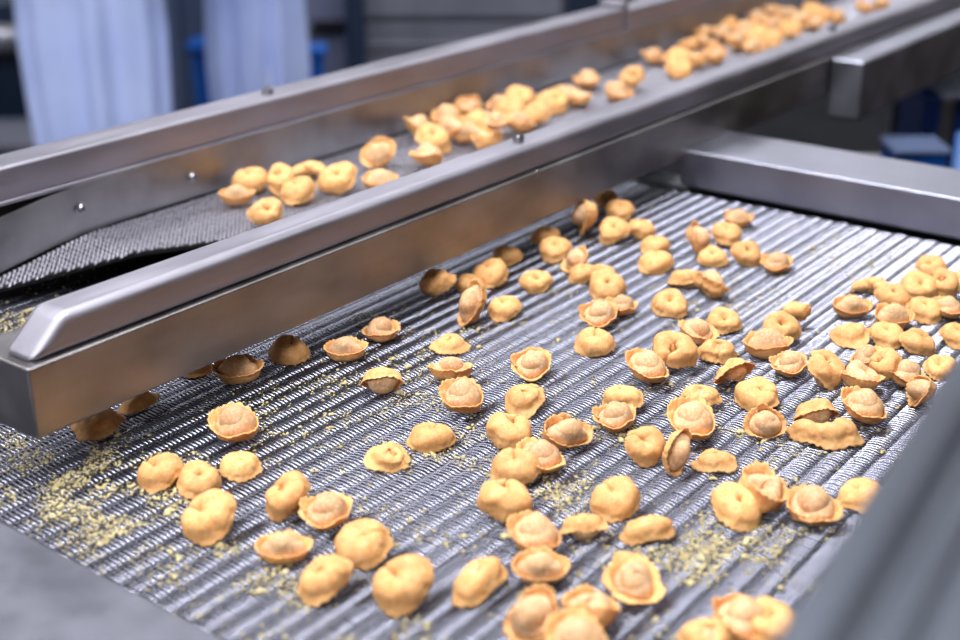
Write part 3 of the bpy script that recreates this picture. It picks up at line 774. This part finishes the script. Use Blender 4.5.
# trolley beyond the cross beam, with crates
D = 2.3
def tp(px, py, D): q = dist(px, py, D); return q
q = tp(985, 82, D); zt1 = q[2]
tr = thing('steel_trolley', 'steel trolley at the right edge beyond the cross beam', 'trolley', (q[0], q[1], ZF), ANG)
w = .13
MB().box(-.10, .2, -.10, .2, zt1-ZF-.006, zt1-ZF).build('top_shelf', mat('pale_shelf_steel', (150, 155, 175), .35, .7), tr, .003)
zsh = zat(133, D)-.10
MB().box(-.17, .2, -.20, .2, zsh-ZF-.012, zsh-ZF).build('lower_shelf', M_PANEL, tr, .003)
for sx in (-.09, .18):
    for sy in (-.09, .18):
        MB().box(sx-.009, sx+.009, sy-.009, sy+.009, .0, zt1-ZF-.0065).build('upright', M_PANEL, tr, .002)
def crate(px0, px1, py0, py1, D, label, m, mt=None, dp=.12, sup=None):
    q0, q1 = tp(px0, py1, D), tp(px1, py1, D); w = np.linalg.norm(q1-q0); z0 = q0[2] if sup is None else sup; z1 = zat(py0, D)
    c = (q0+q1)/2
    o = thing('plastic_crate', label, 'crate', (c[0], c[1], z0), ANG); h = z1-z0
    b = MB().box(-w/2, w/2, 0, .004, 0, h).box(-w/2, w/2, dp-.004, dp, 0, h).box(-w/2, -w/2+.004, .004, dp-.004, 0, h).box(w/2-.004, w/2, .004, dp-.004, 0, h).box(-w/2+.004, w/2-.004, .004, dp-.004, 0, .006)
    b.build('crate_body', m, o)
    b = MB().box(-w/2-.004, w/2+.004, -.006, dp+.004, h+.0002, h+.008); b.build('lid', mt or m, o, .002)
    return o
crate(921, 1000, 100, 130, 2.25, 'deep blue crate under the pale trolley top at the right edge', M_BLUED, sup=zsh)
crate(893, 944, 151, 176, 2.0, 'blue box with a pale lid behind the cross beam', M_BLUE, mat('pale_blue_lid', (150, 170, 215), .4), .07)
p = tp(918, 160, 2.0)
st = thing('box_stand', 'dark steel stand under the blue box behind the cross beam', 'stand', (p[0], p[1], ZF), ANG)
zz = float(tp(893, 176, 2.0)[2])
MB().box(-.045, .045, 0, .08, zz-ZF-.01, zz-ZF-.0003).build('stand_top', M_DARK, st); MB().box(-.02, .02, .02, .06, .01, zz-ZF-.0102).build('post', M_DARK, st); MB().box(-.08, .08, -.04, .12, 0, .0098).build('base_plate', M_DARK, st)
p = tp(962, 150, 1.85)
o = thing('plastic_pipe', 'light blue upright plastic pipe at the right edge', 'pipe', (p[0], p[1], ZF))
zz = zat(131, 1.85); MB().tube((0, 0, 0), (0, 0, zz-ZF), .011, n=20).build('pipe_wall', mat('light_blue_plastic', (86, 124, 190), .4), o, smooth=True)
MB().lathe([(.03, 0), (.03, .006), (.014, .02)], (0, 0, 0), 20).build('floor_flange', M_BLACK, o)

# ------------------------------------------------------------------ people in lab coats
M_COAT = noisy(mat('pale_blue_lab_coat', (180, 194, 242), .8), (172, 188, 238), (188, 202, 246), 6, 4, bump=.1, bscale=60)
M_SKIN = mat('skin', (205, 160, 135), .55); M_SKIN.node_tree.nodes['Principled BSDF'].inputs['Subsurface Weight'].default_value = .1
M_TROU = mat('white_trousers', (186, 190, 205), .8); M_BOOT = mat('white_boots', (210, 210, 212), .4); M_NET = mat('hair_net', (225, 228, 235), .8)
def skinned(name, pts, edges, radii, m, parent, root=0, sub=2):
    me = bpy.data.meshes.new(name); me.from_pydata(pts, edges, []); me.update(); me.materials.append(m)
    o = link(name, me, parent)
    md = o.modifiers.new('skin', 'SKIN'); md.use_smooth_shade = True
    if not me.skin_vertices: 
        pass
    for i, r in enumerate(radii):
        sv = me.skin_vertices[0].data[i]; sv.radius = r if isinstance(r, tuple) else (r, r)
        sv.use_root = (i == root)
    s = o.modifiers.new('sub', 'SUBSURF'); s.levels = sub; s.render_levels = sub
    return o
def ensure_skin(me):
    import bmesh
    bm = bmesh.new(); bm.from_mesh(me); bm.verts.layers.skin.verify(); bm.to_mesh(me); bm.free()
def person(px, D, label, ang, seed, hem, armf):
    rr = random.Random(seed)
    p = spot(px, D)
    t = thing('person', label, 'person', (p[0], p[1], ZF), ANG+ang)
    # body as one skinned figure: pelvis root, spine, neck, head, arms, legs
    pts = [(0, 0, .95), (0, 0, 1.12), (0, 0, 1.30), (0, 0, 1.43), (0, .01, 1.50), (0, -.01, 1.60), (0, -.01, 1.70)]
    rad = [(.14, .10), (.13, .10), (.16, .11), (.10, .08), .055, .085, .07]
    ed = [(0, 1), (1, 2), (2, 3), (3, 4), (4, 5), (5, 6)]
    for s in (-1, 1):
        n = len(pts)
        f = armf if s > 0 else armf*.6
        pts += [(s*.17, 0, 1.40), (s*.22, -.02-.06*f, 1.14), (s*.20, -.06-.26*f, 1.0+.06*f), (s*.19, -.07-.32*f, .98+.08*f)]
        rad += [.055, .043, .03, .034]; ed += [(3, n), (n, n+1), (n+1, n+2), (n+2, n+3)]
        h = pts[-1]
        for k, (dx, L) in enumerate(((-.03, .065), (-.011, .08), (.009, .075), (.028, .06))):
            m_ = len(pts); pts += [(h[0]+dx, h[1]-.045, h[2]-.01), (h[0]+dx*1.1, h[1]-.045-L*.5, h[2]-.02), (h[0]+dx*1.1, h[1]-.045-L*.8, h[2]-.045)]
            rad += [.011, .0095, .008]; ed += [(n+3, m_), (m_, m_+1), (m_+1, m_+2)]
        m_ = len(pts); pts += [(h[0]-s*.04, h[1]-.02, h[2]-.01), (h[0]-s*.055, h[1]-.05, h[2]-.025)]; rad += [.012, .009]; ed += [(n+3, m_), (m_, m_+1)]
        n = len(pts)
        pts += [(s*.08, 0, .88), (s*.08, -.01, .50), (s*.08, .01, .10), (s*.08, -.10, .045), (s*.08, -.17, .04)]
        rad += [.07, .048, .04, .04, .035]; ed += [(0, n), (n, n+1), (n+1, n+2), (n+2, n+3), (n+3, n+4)]
    me = bpy.data.meshes.new('body'); me.from_pydata(pts, ed, []); me.update(); ensure_skin(me)
    me.materials.append(M_SKIN); o = link('body', me, t)
    md = o.modifiers.new('skin', 'SKIN'); md.use_smooth_shade = True
    for i, r in enumerate(rad):
        sv = me.skin_vertices[0].data[i]; sv.radius = r if isinstance(r, tuple) else (r, r); sv.use_root = (i == 0)
    s_ = o.modifiers.new('sub', 'SUBSURF'); s_.levels = 1; s_.render_levels = 2
    # face
    for s in (-1, 1): MB().lathe([(.001, -.009), (.008, -.005), (.009, 0), (.008, .005), (.001, .009)], (s*.032, -.088, 1.625), 12).build('eye', mat('eye_white', (235, 235, 235), .3), o, smooth=True)
    MB().hull8([(-.012, -.085, 1.585), (.012, -.085, 1.585), (.004, -.08, 1.63), (-.004, -.08, 1.63)], [(-.008, -.112, 1.588), (.008, -.112, 1.588), (.003, -.092, 1.628), (-.003, -.092, 1.628)]).build('nose', M_SKIN, o, .003)
    MB().box(-.024, .024, -.088, -.078, 1.553, 1.563).build('mouth', mat('lips', (170, 95, 85), .5), o, .003)
    # coat: lofted rings with hanging folds
    def loft(prof, name, m, folds, amp, cx=lambda z: 0., closed_top=True):
        N = 96; vs = []
        for (z, a, b_, off) in prof:
            k = max(0, min(1, (1.15-z)/.6))
            for i in range(N):
                th = 2*math.pi*i/N
                w = 1+amp*k*(math.sin(folds*th+seed)+.6*math.sin((folds*1.7//1)*th+seed*2)+.4*math.sin(3*th+seed))
                vs.append((a*w*math.cos(th)+cx(z), b_*w*math.sin(th)+off, z))
        M_ = len(prof); fs = [(k*N+i, k*N+(i+1) % N, (k+1)*N+(i+1) % N, (k+1)*N+i) for k in range(M_-1) for i in range(N)]
        ob = MB().add(vs, fs).build(name, m, t, smooth=True)
        so = ob.modifiers.new('thick', 'SOLIDIFY'); so.thickness = .006; return ob
    W, DP = hem
    loft([(.36, W*.93, DP*.95, 0), (.42, W*.95, DP, 0), (.55, W, DP*1.03, 0), (.72, W*1.06, DP, 0), (.88, W*1.04, DP*.97, 0), (1.02, .175, .145, 0), (1.15, .17, .135, 0), (1.30, .20, .145, 0), (1.40, .19, .12, 0), (1.46, .09, .09, 0), (1.50, .07, .075, 0)], 'lab_coat', M_COAT, 9, .085)
    for s in (-1, 1):
        f = armf if s > 0 else armf*.6
        MB().tube((s*.16, 0, 1.41), (s*.225, -.02-.06*f, 1.13), .072, .062, 24).tube((s*.225, -.02-.06*f, 1.14), (s*.20, -.055-.24*f, 1.0+.055*f), .062, .047, 24).build('coat_sleeve', M_COAT, t, .01, smooth=True)
        MB().tube((s*.08, -.01, .56), (s*.08, .005, .09), .06, .056, 24).build('trouser_leg', M_TROU, t, smooth=True)
        MB().box(s*.08-.05, s*.08+.05, -.21, .06, 0, .10).build('boot', M_BOOT, t, .03, 4)
    MB().lathe([(.094, -.03), (.104, .0), (.106, .04), (.09, .085), (.05, .115), (.001, .125)], (0, .0, 1.66), 24).build('hair_net', M_NET, t, smooth=True)
    return t
person(96, 3.15, 'person in a pale blue knee-length lab coat at the left, seen from thigh to knee', .25, 3, (.150, .14), .5)
person(258, 3.6, 'person in a pale blue-grey lab coat behind the far rail, right of the first person', -1.25, 5, (.16, .118), .4)

w = bpy.data.worlds.new('world'); scene.world = w; w.use_nodes = True
w.node_tree.nodes['Background'].inputs[0].default_value = (.6, .65, .75, 1); w.node_tree.nodes['Background'].inputs[1].default_value = .3
VS.exposure = -1.34
